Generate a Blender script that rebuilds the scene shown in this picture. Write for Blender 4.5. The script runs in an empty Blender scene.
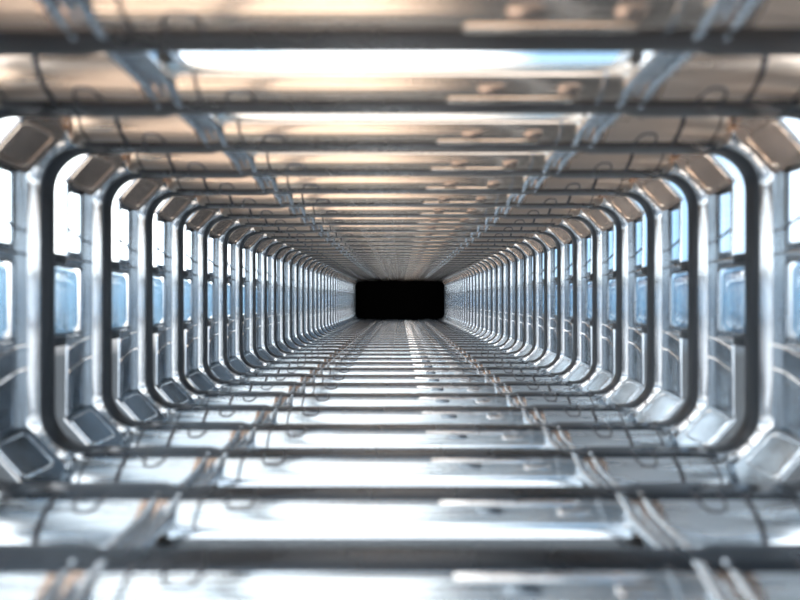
import bpy, bmesh, math
from math import sin, cos, pi, radians
S = 3.0                       # metres per half tunnel width
P = 0.345                     # pitch of the segments (half widths)
Z0 = 1.692                    # distance of segment 0 from the camera
HX, HZ, RC = 1.0, 0.424, 0.11 # half width, half height, corner radius
XB = 0.87                     # beams end here, side ribs begin
N0, N1 = -6, 34
sc = bpy.context.scene
C = sc.collection

# ------------------------------------------------------------ materials
def new_mat(name):
    m = bpy.data.materials.new(name); m.use_nodes = True
    nt = m.node_tree; b = nt.nodes['Principled BSDF']
    return m, nt, b

def metal(name, col, rough, var=0.10, brush=(1, 1, 1), bump=0.0, col2=None, scale=2.0, metallic=1.0):
    m, nt, b = new_mat(name)
    tc = nt.nodes.new('ShaderNodeTexCoord'); mp = nt.nodes.new('ShaderNodeMapping')
    mp.inputs['Scale'].default_value = brush
    nz = nt.nodes.new('ShaderNodeTexNoise'); nz.inputs['Scale'].default_value = scale
    nz.inputs['Detail'].default_value = 6
    nt.links.new(tc.outputs['Object'], mp.inputs[0]); nt.links.new(mp.outputs[0], nz.inputs['Vector'])
    mr = nt.nodes.new('ShaderNodeMapRange')
    mr.inputs['From Min'].default_value = .3; mr.inputs['From Max'].default_value = .7
    mr.inputs['To Min'].default_value = max(.02, rough - var/2); mr.inputs['To Max'].default_value = rough + var/2
    nt.links.new(nz.outputs['Fac'], mr.inputs['Value']); nt.links.new(mr.outputs[0], b.inputs['Roughness'])
    mx = nt.nodes.new('ShaderNodeMix'); mx.data_type = 'RGBA'
    c2 = col2 or tuple(c*.88 for c in col)
    mx.inputs['A'].default_value = (*col, 1); mx.inputs['B'].default_value = (*c2, 1)
    nz2 = nt.nodes.new('ShaderNodeTexNoise'); nz2.inputs['Scale'].default_value = 1.3
    nt.links.new(mp.outputs[0], nz2.inputs['Vector']); nt.links.new(nz2.outputs['Fac'], mx.inputs['Factor'])
    nt.links.new(mx.outputs['Result'], b.inputs['Base Color'])
    b.inputs['Metallic'].default_value = metallic
    if bump:
        bp = nt.nodes.new('ShaderNodeBump'); bp.inputs['Strength'].default_value = bump
        bp.inputs['Distance'].default_value = .01
        nt.links.new(nz.outputs['Fac'], bp.inputs['Height']); nt.links.new(bp.outputs[0], b.inputs['Normal'])
    return m

STEEL  = metal('polished_steel', (.50, .55, .60), .15, brush=(1, 4, 4), bump=.03)
FLOORM = metal('floor_steel', (.62, .68, .73), .17, brush=(.6, 5, 5), bump=.03)
WARMREFL = metal('warm_reflection_metal', (.68, .58, .50), .15, brush=(.6, 5, 5), bump=.03, col2=(.52, .42, .34))  # warm ground reflection put into the ceiling's base colour
WARMREFL3= metal('satin_warm_reflection', (.62, .52, .44), .30, brush=(.6, 5, 5), col2=(.48, .38, .31))  # same warm reflection as colour, rougher
FLOOR3 = metal('satin_floor_steel', (.62, .68, .73), .27, brush=(.6, 5, 5))
BROWNREFL= metal('brown_metal_and_reflection', (.46, .36, .30), .24, brush=(1, 2, 2))  # brown of pads; on couplings and corners, reflected orange put into colour
PANEL  = metal('wall_steel', (.26, .31, .36), .18, brush=(4, 4, .7), bump=.03)
SLATE  = metal('slate_metal', (.22, .26, .30), .25, brush=(2, 2, 2))
DARK   = metal('dark_reflection_and_clamp', (.028, .034, .042), .38, metallic=.6)  # black of clamps; on side bands, the far end's dark reflection as colour
DARK2  = metal('crest_reflection_dark', (.050, .062, .078), .28)  # dark reflection of the far end put into the crest colour
DARK3  = metal('crest_reflection_brown', (.10, .085, .078), .28)  # brown version for ceiling crests, same painted reflection
RIBM   = metal('bright_rib_steel', (.74, .77, .80), .09)
SEAMM  = metal('seam_metal', (.10, .10, .11), .35)
PALE   = metal('pale_plate', (.85, .83, .82), .10)
BLUEM  = metal('blue_steel', (.70, .80, .88), .07, brush=(3, 3, .6))
SHELL  = metal('shell_metal', (.20, .23, .26), .4)

def glass_mat(name, tint, fac):
    m, nt, b = new_mat(name); nt.nodes.remove(b)
    out = nt.nodes['Material Output']
    tr = nt.nodes.new('ShaderNodeBsdfTransparent'); tr.inputs[0].default_value = (*tint, 1)
    gl = nt.nodes.new('ShaderNodeBsdfGlossy'); gl.inputs['Roughness'].default_value = .05
    fr = nt.nodes.new('ShaderNodeValue'); fr.outputs[0].default_value = fac
    mx = nt.nodes.new('ShaderNodeMixShader')
    nt.links.new(fr.outputs[0], mx.inputs[0]); nt.links.new(tr.outputs[0], mx.inputs[1])
    nt.links.new(gl.outputs[0], mx.inputs[2]); nt.links.new(mx.outputs[0], out.inputs['Surface'])
    return m
GLASS3 = glass_mat('blue_cover_glass', (.48, .66, .80), .58)
GLASS2 = glass_mat('added_light_glass', (.90, .90, .90), .02)  # glass of the panes added to let light in
GLASS = glass_mat('window_glass', (.97, .99, 1.0), .07)

m, nt, b = new_mat('black_void'); BLACK = m
b.inputs['Base Color'].default_value = (.0008, .0008, .0008, 1)
b.inputs['Roughness'].default_value = 1; b.inputs['Specular IOR Level'].default_value = 0
nz = nt.nodes.new('ShaderNodeTexNoise'); bp = nt.nodes.new('ShaderNodeBump'); bp.inputs['Strength'].default_value = .02
nt.links.new(nz.outputs['Fac'], bp.inputs['Height']); nt.links.new(bp.outputs[0], b.inputs['Normal'])

# ------------------------------------------------------------ mesh helpers (coordinates in half widths)
def link(name, bm, mat, parent=None, smooth=True, ang=35, loc=None):
    me = bpy.data.meshes.new(name)
    for v in bm.verts: v.co *= S
    bmesh.ops.recalc_face_normals(bm, faces=bm.faces)
    for f in bm.faces: f.smooth = smooth
    bm.to_mesh(me); bm.free()
    me.materials.append(mat)
    o = bpy.data.objects.new(name, me); C.objects.link(o)
    if smooth: me.set_sharp_from_angle(angle=radians(ang))
    if parent is not None: o.parent = parent
    if loc: o.location = loc
    return o

def loft(rows, closed=True, caps=True):
    """rows: list of point lists; each row a closed (or open) section."""
    bm = bmesh.new(); V = [[bm.verts.new(p) for p in r] for r in rows]
    n = len(rows[0])
    for a, b_ in zip(V, V[1:]):
        for i in range(n if closed else n-1):
            j = (i+1) % n
            try: bm.faces.new((a[i], a[j], b_[j], b_[i]))
            except ValueError: pass
    if caps and closed:
        bm.faces.new(V[0][::-1]); bm.faces.new(V[-1])
    return bm

def box_into(bm, x0, x1, y0, y1, z0, z1, bev=0.0):
    t = bmesh.new(); bmesh.ops.create_cube(t, size=1)
    for v in t.verts:
        v.co.x = (x0+x1)/2 + v.co.x*(x1-x0); v.co.y = (y0+y1)/2 + v.co.y*(y1-y0); v.co.z = (z0+z1)/2 + v.co.z*(z1-z0)
    if bev: bmesh.ops.bevel(t, geom=t.edges[:], offset=bev, segments=2, profile=.6, affect='EDGES')
    merge(bm, t)

def merge(bm, t):
    mp = {v: bm.verts.new(v.co) for v in t.verts}
    for f in t.faces:
        try: bm.faces.new([mp[v] for v in f.verts])
        except ValueError: pass
    t.free()

def tube(bm, pts, r, seg=8, closed=False):
    from mathutils import Vector
    pts = [Vector(p) for p in pts]; rings = []
    n = len(pts)
    up = None
    for i, p in enumerate(pts):
        if closed: d = (pts[(i+1) % n] - pts[i-1])
        else: d = pts[min(i+1, n-1)] - pts[max(i-1, 0)]
        d.normalize()
        if up is None:
            up = Vector((1, 0, 0)) if abs(d.x) < .8 else Vector((0, 1, 0))
        u = (up - d*up.dot(d)).normalized(); w = d.cross(u); up = u
        rings.append([bm.verts.new(p + u*r*cos(2*pi*k/seg) + w*r*sin(2*pi*k/seg)) for k in range(seg)])
    m_ = n if closed else n-1
    for i in range(m_):
        a, b_ = rings[i], rings[(i+1) % n]
        for k in range(seg):
            bm.faces.new((a[k], a[(k+1) % seg], b_[(k+1) % seg], b_[k]))
    if not closed: bm.faces.new(rings[0][::-1]); bm.faces.new(rings[-1])

# cross-section path of the tunnel, as (x, z, nx, nz) with outward normal, clockwise from top left
def side_path(sx, lo=-XB, hi=XB, seg=10):
    """C-shaped path round one side, from top to bottom"""
    pts = [(sx*XB, HZ, 0, 1)]
    for k in range(seg+1):
        a = pi/2*k/seg
        pts.append((sx*(HX-RC+RC*sin(a)), HZ-RC+RC*cos(a), sx*sin(a), cos(a)))
    for k in range(seg+1):
        a = pi/2 + pi/2*k/seg
        pts.append((sx*(HX-RC+RC*sin(a)), -(HZ-RC)+RC*cos(a), sx*sin(a), cos(a)))
    pts.append((sx*XB, -HZ, 0, -1))
    return pts

def sweep(path, prof, extra=None):
    rows = []
    for q in path:
        x, z, nx, nz = q
        e = extra(x, z) if extra else 0
        rows.append([(x+nx*(o+e), y, z+nz*(o+e)) for (y, o) in prof])
    return rows

YO, YC = -.125, -.096
# front curve of the beams
def front(outer, n=14):
    b0, top, y1 = (0.0, .087, YO) if outer else (.007, .060, YC)
    ys = -.014
    return [(ys+(y1-ys)*sin(pi/2*k/n), top-(top-b0)*cos(pi/2*k/n)) for k in range(n+1)]

def beam_prof(outer):
    b0 = 0.0 if outer else .007
    f = front(outer)                       # from the land outwards
    return [(.036, b0), (.046, b0+.004), (.050, b0+.014), (.050, f[-1][1]+.012), (f[-1][0], f[-1][1]+.012)] + f[::-1]

def surf(x, s, sz, lift=0.0):
    """point on the front of a beam: s 0 (land) .. 1 (outer)"""
    outer = abs(x) > .53
    b0, top, y1 = (0.0, .087, YO) if outer else (.007, .060, YC)
    ys = -.014; a = pi/2*s
    y = ys+(y1-ys)*sin(a); o = top-(top-b0)*cos(a)
    ny, no = -sin(a)*(top-b0), -cos(a)*(ys-y1); l = math.hypot(ny, no)
    y += ny/l*lift; o += no/l*lift
    return (x, y, sz*(HZ+o))

def band(x, w, s0, s1, sz, h=.0025, n=12):
    rows = []
    for k in range(n+1):
        s = s0+(s1-s0)*k/n
        rows.append([surf(x-w/2, s, sz, -.003), surf(x-w/2, s, sz, h), surf(x+w/2, s, sz, h), surf(x+w/2, s, sz, -.003)])
    return loft(rows)

def plate(x0, x1, s0, s1, sz, h=.003, n=8):
    rows = []
    m_ = 6
    for k in range(n+1):
        s = s0+(s1-s0)*k/n
        e = min(k, n-k)/n
        ins = .006*(1-min(1, e*4))**2            # rounded corners
        rows.append([surf(x0+ins, s, sz, -.003), surf(x0+ins, s, sz, h*.6), surf(x0+ins+.002, s, sz, h),
                     surf(x1-ins-.002, s, sz, h), surf(x1-ins, s, sz, h*.6), surf(x1-ins, s, sz, -.003)])
    return loft(rows)

def latch(x0, x1, s0, s1, sz, r=.0028, close=False):
    pts = []; rr = min(.35*(x1-x0), .02); rs = .22*(s1-s0)/max(.4, (s1-s0))
    for k in range(8): pts.append(surf(x0, s0+(s1-rs-s0)*k/7, sz, .001))
    for k in range(1, 7):
        a = pi/2*k/6; pts.append(surf(x0+rr-rr*cos(a), s1-rs+rs*sin(a), sz, .001))
    for k in range(0, 7):
        a = pi/2*k/6; pts.append(surf(x1-rr+rr*sin(a), s1-rs+rs*cos(a), sz, .001))
    for k in range(1, 8): pts.append(surf(x1, s1-rs-(s1-rs-s0)*k/7, sz, .001))
    bm = bmesh.new(); tube(bm, pts, r, 8, closed=close)
    return bm

# ------------------------------------------------------------ the segment prototype
root = bpy.data.objects.new('tunnel_segment', None); C.objects.link(root)

for top in (True, False):
    sz = 1 if top else -1
    M = WARMREFL if top else FLOORM
    nm = 'ceiling_beam' if top else 'floor_beam'
    cp, op_ = beam_prof(False), beam_prof(True)
    beam = link(nm, loft([[(x, y, sz*(HZ+o)) for y, o in cp] for x in (-.50, -.25, 0, .25, .50)]), M, root)
    # recess between beams: glazed above, floor glass added below to light the ceiling
    bm = bmesh.new()
    box_into(bm, -.495, .495, -.293, -.099, *sorted((sz*(HZ+.062), sz*(HZ+.070))))
    link('skylight_and_added_pane' if top else 'added_floor_pane', bm, GLASS if top else GLASS2, root, smooth=False)
    for sx in (-1, 1):
        rib_ = op_[:4] + [(-.062, .052)] + [(-.018-.044*sin(pi/2*k/14), .040-.040*cos(pi/2*k/14)) for k in range(15)][::-1]
        rib_[3] = (.050, .052)
        rws = [(x, op_) for x in (.555, .7, .86)]
        for k in range(1, 7):
            t = k/6; t = t*t*(3-2*t); rws.append((.86+.045*k/6, [(a[0]*(1-t)+b_[0]*t, a[1]*(1-t)+b_[1]*t) for a, b_ in zip(op_, rib_)]))
        ob = link('outer_beam' , loft([[(sx*x, y, sz*(HZ+o)) for y, o in pf] for x, pf in rws]), WARMREFL3 if top else FLOOR3, root)
        # step between the low centre beam and the proud outer beam
        rows = []
        for x, t in ((.50, 0), (.515, .12), (.545, .92), (.555, 1)):
            rows.append([(sx*x, y0*(1-t)+y1*t, sz*(HZ+o0*(1-t)+o1*t)) for (y0, o0), (y1, o1) in zip(cp, op_)])
        link('coupling', loft(rows), BROWNREFL, root)  # brown is an orange reflection put into the metal's colour
        # rails running from beam to beam
        bm = bmesh.new()
        for xx, rr in ((.485, .012), (.508, .008), (.534, .014)):
            tube(bm, [(sx*xx, -.293, sz*(HZ+.040)), (sx*xx, -.10, sz*(HZ+.034)), (sx*xx, -.02, sz*(HZ+.012))], rr, 12)
        box_into(bm, *sorted((sx*.495, sx*.545)), -.293, -.127, *sorted((sz*(HZ+.045), sz*(HZ+.098))))
        link('rail', bm, STEEL, root)
        # outer recess panes: unseen glazing added to let light in
        bm = bmesh.new()
        box_into(bm, *sorted((sx*.545, sx*XB)), -.293, -.126, *sorted((sz*(HZ+.088), sz*(HZ+.098))))
        link('skylight_and_added_pane' if top else 'added_floor_pane', bm, GLASS if top else GLASS2, root, smooth=False)
        # seams and latches on outer beam
        for x, w in ((.745, .011), (.845, .004)):
            link('seam', band(sx*x, w, 0, 1, sz), SEAMM, ob)
        a_, b_ = sorted((sx*.64, sx*.695))
        link('latch', latch(a_, b_, .05, .46, sz, r=.003), SEAMM, ob)
        link('seam', band(sx*.43, .006, 0.05, .9, sz), SEAMM if sx < 0 else STEEL, beam)
    # left latch, right inset strip and pads
    link('latch', latch(-.375, -.315, .05, .48, sz, r=.003), SEAMM, beam)
    if not top:
        link('inset_strip', plate(.085, .385, .27, .38, sz), PALE, beam)
        link('pad', plate(.335, .40, .44, .62, sz, h=.004), PALE, beam)
        link('pad', plate(.16, .22, .44, .60, sz, h=.002), SLATE, beam)
    else:
        link('inset_strip', plate(.10, .38, .16, .30, sz, h=.0025), WARMREFL, beam)
        link('pad', plate(.165, .225, .36, .62, sz, h=.0035), BROWNREFL, beam)
        link('pad', plate(.335, .385, .36, .62, sz, h=.0035), BROWNREFL, beam)

# dark reflection painted on bands: broad round the sides, narrow along the beams
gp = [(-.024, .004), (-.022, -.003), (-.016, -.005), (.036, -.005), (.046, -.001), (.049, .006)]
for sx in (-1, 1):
    link('dark_reflection_band', loft(sweep(side_path(sx), gp)), DARK, root)
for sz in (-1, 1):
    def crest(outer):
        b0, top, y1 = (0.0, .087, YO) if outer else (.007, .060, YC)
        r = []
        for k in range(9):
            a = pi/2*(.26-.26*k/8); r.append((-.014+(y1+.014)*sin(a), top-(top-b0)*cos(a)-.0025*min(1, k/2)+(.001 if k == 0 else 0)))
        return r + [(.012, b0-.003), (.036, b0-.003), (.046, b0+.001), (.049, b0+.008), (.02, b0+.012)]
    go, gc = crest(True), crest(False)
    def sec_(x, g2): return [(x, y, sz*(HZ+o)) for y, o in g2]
    link('crest_dark_reflection', loft([sec_(-XB, go), sec_(-.545, go), sec_(-.515, gc), sec_(.515, gc), sec_(.545, go), sec_(XB, go)]), DARK2 if sz < 0 else DARK3, root)

WO = .032       # outward offset of the wall panel face
def wall_o(y):
    if y <= -.085: return WO
    t = (y+.085)/.03; return WO-(WO-.014)*(.5-.5*cos(pi*min(1, t)))

for sx in (-1, 1):
    # C-shaped rib with rounded front edge
    pr = [(.036, 0), (.046, .003), (.050, .012), (.050, .052), (-.062, .052), (-.062, .040)]
    pr += [(-.018-.044*cos(a*pi/16), .040-.040*sin(a*pi/16)) for a in range(1, 9)]
    link('side_rib', loft(sweep(side_path(sx), pr)), RIBM, root)
    # wall panel with a window opening in its upper half
    ys = [-.172, -.164, -.097, -.088, -.080, -.072, -.064, -.058]
    zs = [-.36, -.30, -.22, -.14, -.112, .112, .14, .152, .24, .338, .36]
    def hole(i, j):
        y, z = (ys[i]+ys[i+1])/2, (zs[j]+zs[j+1])/2
        return (y < -.097 and y > -.164 and .152 < z < .338) or (y < -.088 and -.112 < z < .112)
    bm = bmesh.new(); T = .006
    g = {}
    def gv(i, j, k):
        if (i, j, k) not in g:
            g[i, j, k] = bm.verts.new((sx*(HX+wall_o(ys[i])+(T if k else 0)), ys[i], zs[j]))
        return g[i, j, k]
    cells = {(i, j) for i in range(len(ys)-1) for j in range(len(zs)-1) if not hole(i, j)}
    for i, j in cells:
        for k in (0, 1):
            bm.faces.new((gv(i, j, k), gv(i+1, j, k), gv(i+1, j+1, k), gv(i, j+1, k)))
        for (di, dj), (p, q) in {(-1, 0): ((0, 0), (0, 1)), (1, 0): ((1, 0), (1, 1)), (0, -1): ((0, 0), (1, 0)), (0, 1): ((0, 1), (1, 1))}.items():
            if (i+di, j+dj) not in cells:
                bm.faces.new((gv(i+p[0], j+p[1], 0), gv(i+q[0], j+q[1], 0), gv(i+q[0], j+q[1], 1), gv(i+p[0], j+p[1], 1)))
    wp = link('wall_panel', bm, PANEL, root)
    bm = bmesh.new(); box_into(bm, *sorted((sx*(HX+WO+.002), sx*(HX+WO+.005))), -.1645, -.0965, .1515, .3385)
    link('window_pane', bm, GLASS, wp, smooth=False)
    # slanting ridges on the panel (upper and lower, mirrored)
    for s_ in (1, -1):
        for za, zb in ((.222, .186), (.150, .122)):
            bm = bmesh.new()
            pts = [(sx*(HX+wall_o(y)-.001), y, s_*(za+(zb-za)*(y+.172)/.114)) for y in (-.172, -.14, -.12, -.105, -.088, -.080, -.072, -.064, -.058)]
            tube(bm, pts, .004, 8); link('ridge', bm, PALE if s_ < 0 else SLATE, wp)
    # raised edge trim on the near side of the panel
    bm = bmesh.new()
    for z0, z1 in ((-.36, -.14), (.14, .36)):
        tube(bm, [(sx*(HX+WO+.002), -.172, z0), (sx*(HX+WO+.002), -.172, z1)], .004, 8)
    link('edge_trim', bm, STEEL, wp)
    # inner frame of the lower field
    bm = bmesh.new()
    tube(bm, [(sx*(HX+WO-.001), y, z) for y, z in ((-.160, -.240), (-.100, -.215), (-.094, -.222), (-.094, -.335), (-.100, -.343), (-.160, -.343))], .0025, 6, closed=True)
    link('field_frame', bm, SLATE, wp)
    # bulged cover in the middle
    rows = []; n = 14
    for k in range(n+1):
        z = -.104+.208*k/n; e = min(1, min(k, n-k)/2.0)**.5
        row = []
        for q in range(17):
            a = pi*q/16; yy = -.172-.082*cos(a)*(.93+.07*e); oo = .056-(.034*e)*sin(a)
            row.append((sx*(HX+oo), yy, z))
        row += [(sx*(HX+.075), -.090, z), (sx*(HX+.075), -.254, z)]
        rows.append(row)
    cov = link('bulged_cover', loft(rows), GLASS3, root, ang=50)
    bm = bmesh.new(); pts = []
    for cy, cz, a0 in ((-.103, .090, 0), (-.241, .090, 90), (-.241, -.090, 180), (-.103, -.090, 270)):
        for k in range(5):
            a = radians(a0+90*k/4); pts.append((sx*(HX+.034), cy+.014*cos(a), cz+.014*sin(a)))
    tube(bm, pts, .0055, 8, closed=True); link('cover_frame', bm, SLATE, cov)
    # clamps above and below the cover
    for s_ in (1, -1):
        bm = bmesh.new(); box_into(bm, *sorted((sx*(HX+.012), sx*(HX+.085))), -.289, -.215, *sorted((s_*.110, s_*.139)), bev=.003)
        link('clamp', bm, DARK, root)
        bm = bmesh.new(); tube(bm, [(sx*(HX+.040), -.213, s_*.125), (sx*(HX+.040), -.090, s_*.125)], .0125, 14)
        link('clamp_pin', bm, STEEL, root)
    # side glazing above, pane added below for light, both wrap round the corner
    sp = side_path(sx)
    up = [q for q in sp if q[1] > 0]; up.append((sx*HX, .139, sx, 0))
    dn = [(sx*HX, -.139, sx, 0)] + [q for q in sp if q[1] < 0]
    gpf = [(-.294, .042), (-.110, .042), (-.110, .046), (-.294, .046)]
    link('side_window_and_added_pane', loft(sweep(up, gpf)), GLASS, root)
    link('side_window_and_added_pane', loft(sweep(dn, gpf)), GLASS2, root)
    for s_ in (1, -1):
        # chamfered corner plate with raised rim, leaning inwards to the rib
        An, Bn, Af, Bf = (1.036, .366), (.950, .462), (1.012, .346), (.915, .446)
        def cpnt(t, y, h):
            q = (y+.172)/.114
            ax, az = An[0]*(1-q)+Af[0]*q, An[1]*(1-q)+Af[1]*q
            bx, bz = Bn[0]*(1-q)+Bf[0]*q, Bn[1]*(1-q)+Bf[1]*q
            return (sx*(ax+(bx-ax)*t+.74*h), y, s_*(az+(bz-az)*t+.67*h))
        sec = lambda y: [cpnt(-.03, y, 0), cpnt(1.0, y, 0), cpnt(1.55, y, .004), cpnt(1.55, y, .016), cpnt(1.0, y, .012), cpnt(-.03, y, .012)]
        cpn = link('corner_panel', loft([sec(-.172), sec(-.115), sec(-.058)]), BROWNREFL if s_ > 0 else PANEL, root)
        bm = bmesh.new()
        tube(bm, [cpnt(t, y, -.001) for t, y in ((.08, -.160), (.08, -.090), (.16, -.078), (.84, -.078), (.92, -.090), (.92, -.160), (.84, -.168), (.16, -.168))], .0035, 8, closed=True)
        link('corner_rim', bm, WARMREFL if s_ > 0 else STEEL, cpn)
        bm = bmesh.new(); tube(bm, [cpnt(-.02, -.172, .004), cpnt(1.5, -.172, .004)], .004, 8)
        link('edge_trim', bm, STEEL, cpn)

# ------------------------------------------------------------ copies along the tunnel
ORD = ['first','second','third','fourth','fifth','sixth','seventh','eighth','ninth','tenth','eleventh','twelfth','thirteenth',
 'fourteenth','fifteenth','sixteenth','seventeenth','eighteenth','nineteenth','twentieth']
def ordinal(n): return ORD[n-1]
def copy_tree(o, parent=None):
    c = o.copy(); C.objects.link(c); c.parent = parent
    for ch in list(o.children): copy_tree(ch, c)
    return c
segs = []
for n in range(N0, N1+1):
    o = root if n == N0 else copy_tree(root)
    segs.append((n, o))
for n, o in segs:
    o.location = (0, S*(Z0+P*n), 0)
    o['category'] = 'tunnel segment'
    o['group'] = 'metal ring segments of the tunnel'
    if n == -2: lab = 'strongly blurred ring segment nearest the viewer, its beams closest to the top and bottom edges'
    elif n == -1: lab = 'blurred ring segment right behind the nearest one, its side ribs just outside the frame'
    elif n == 0: lab = 'ring segment with the two outermost thick dark side ribs in full view'
    elif n < -2: lab = 'polished metal tunnel ring segment beside or behind the viewer, out of frame'
    elif n == N1: lab = 'last small ring segment, framing the black end of the tunnel'
    elif n <= 15: lab = 'polished ring segment, %s behind the outermost ring whose side ribs are in view' % ordinal(n)
    else: lab = 'tiny far ring segment, %s in front of the ring framing the black end' % ordinal(N1-n)
    o['label'] = lab

# ------------------------------------------------------------ setting
Y0, Y1 = Z0+P*N0-.29, Z0+P*N1+.06
def structure(name, boxes, mat):
    bm = bmesh.new()
    for b_ in boxes: box_into(bm, *b_)
    o = link(name, bm, mat, smooth=False); o['kind'] = 'structure'; return o
structure('floor', [(-.545, -.495, Y0, Y1, -HZ-.13, -HZ-.103), (.495, .545, Y0, Y1, -HZ-.13, -HZ-.103)], SHELL)
structure('ceiling', [(-.545, -.495, Y0, Y1, HZ+.103, HZ+.13), (.495, .545, Y0, Y1, HZ+.103, HZ+.13)], SHELL)
structure('wall_left', [(-HX-.12, -HX-.09, Y0, Y1, -.142, -.108), (-HX-.12, -HX-.09, Y0, Y1, .108, .142)], SHELL)
structure('wall_right', [(HX+.09, HX+.12, Y0, Y1, -.142, -.108), (HX+.09, HX+.12, Y0, Y1, .108, .142)], SHELL)
structure('dark_opening_sheet', [(-HX-.16, HX+.16, Y1, Y1+.05, -HZ-.16, HZ+.16)], BLACK)  # black sheet standing for the darkness in the far opening

# ------------------------------------------------------------ world: hazy bright sky, blue patches, warm ground
w = bpy.data.worlds.new('World'); sc.world = w; w.use_nodes = True
nt = w.node_tree; bg = nt.nodes['Background']
tc = nt.nodes.new('ShaderNodeTexCoord')
sep = nt.nodes.new('ShaderNodeSeparateXYZ'); nt.links.new(tc.outputs['Generated'], sep.inputs[0])
def math_(op, a, b_=None, clamp=False):
    nd = nt.nodes.new('ShaderNodeMath'); nd.operation = op; nd.use_clamp = clamp
    for i, v in enumerate((a, b_)):
        if v is None: continue
        if isinstance(v, (int, float)): nd.inputs[i].default_value = v
        else: nt.links.new(v, nd.inputs[i])
    return nd.outputs[0]
def mixc(f, a, b_):
    nd = nt.nodes.new('ShaderNodeMix'); nd.data_type = 'RGBA'
    for k, v in (('Factor', f), ('A', a), ('B', b_)):
        if isinstance(v, tuple): nd.inputs[k].default_value = (*v, 1)
        elif isinstance(v, (int, float)): nd.inputs[k].default_value = v
        else: nt.links.new(v, nd.inputs[k])
    return nd.outputs['Result']
nz = nt.nodes.new('ShaderNodeTexNoise'); nz.inputs['Scale'].default_value = 2.2; nz.inputs['Detail'].default_value = 5
nt.links.new(tc.outputs['Generated'], nz.inputs['Vector'])
def ramp(v, a, b_):
    nd = nt.nodes.new('ShaderNodeMapRange'); nd.interpolation_type = 'SMOOTHSTEP'
    nd.inputs['From Min'].default_value = a; nd.inputs['From Max'].default_value = b_
    nt.links.new(v, nd.inputs['Value']); return nd.outputs[0]
X, Y, Z = sep.outputs['X'], sep.outputs['Y'], sep.outputs['Z']
wob = math_('MULTIPLY', math_('SUBTRACT', nz.outputs['Fac'], .5), .10)
Xw = math_('ADD', X, wob)
# bank of blue-grey open sky overhead to the right, bright cloud elsewhere
blue = math_('MULTIPLY', ramp(Xw, .0, .10), ramp(math_('ADD', Z, wob), .40, .60))
patch = ramp(nz.outputs['Fac'], .55, .72)
cloud = mixc(patch, (2.6, 2.6, 2.6), (1.0, 1.5, 1.9))
cloud = mixc(math_('MULTIPLY', ramp(Xw, .08, .22), ramp(Xw, .72, .42)), cloud, (.38, .62, .88))
sky = mixc(blue, cloud, mixc(patch, (.15, .20, .25), (.45, .68, .85)))
sky = mixc(math_('MULTIPLY', ramp(X, -.20, -.06), math_('MULTIPLY', ramp(Y, .20, .60), ramp(Z, .42, .60))), sky, (.30, .35, .41))
# ground: bright behind and warm below left to feed reflections, dim ahead and right
back = ramp(Y, .35, -.25)
low = ramp(Z, -.55, -.35)
gl = math_('MULTIPLY', math_('MAXIMUM', ramp(Xw, .12, -.06), low), back)
grd = mixc(gl, (.10, .115, .13), mixc(low, (3.0, 2.55, 2.15), (2.0, 2.1, 2.2)))
hor = math_('MULTIPLY_ADD', sep.outputs['Z'], 6.0, True)
nt.nodes[-1].inputs[2].default_value = .5
fin = mixc(hor, grd, sky)
nt.links.new(fin, bg.inputs['Color']); bg.inputs['Strength'].default_value = 1.9

# ------------------------------------------------------------ camera
cam = bpy.data.cameras.new('camera'); co = bpy.data.objects.new('camera', cam); C.objects.link(co)
cam.lens = 27.0; cam.sensor_width = 36.0
co.location = (0, 0, 0); co.rotation_euler = (radians(90), 0, 0)
cam.dof.use_dof = True; cam.dof.focus_distance = 16.0; cam.dof.aperture_fstop = .40
cam.clip_start = .05; cam.clip_end = 200
sc.camera = co

vs = sc.view_settings
vs.view_transform = 'Standard'; vs.look = 'None'; vs.gamma = 1; vs.use_curve_mapping = False; vs.exposure = 0.0
sc.cycles.max_bounces = 16; sc.cycles.glossy_bounces = 10; sc.cycles.transparent_max_bounces = 16
sc.cycles.sample_clamp_indirect = 8
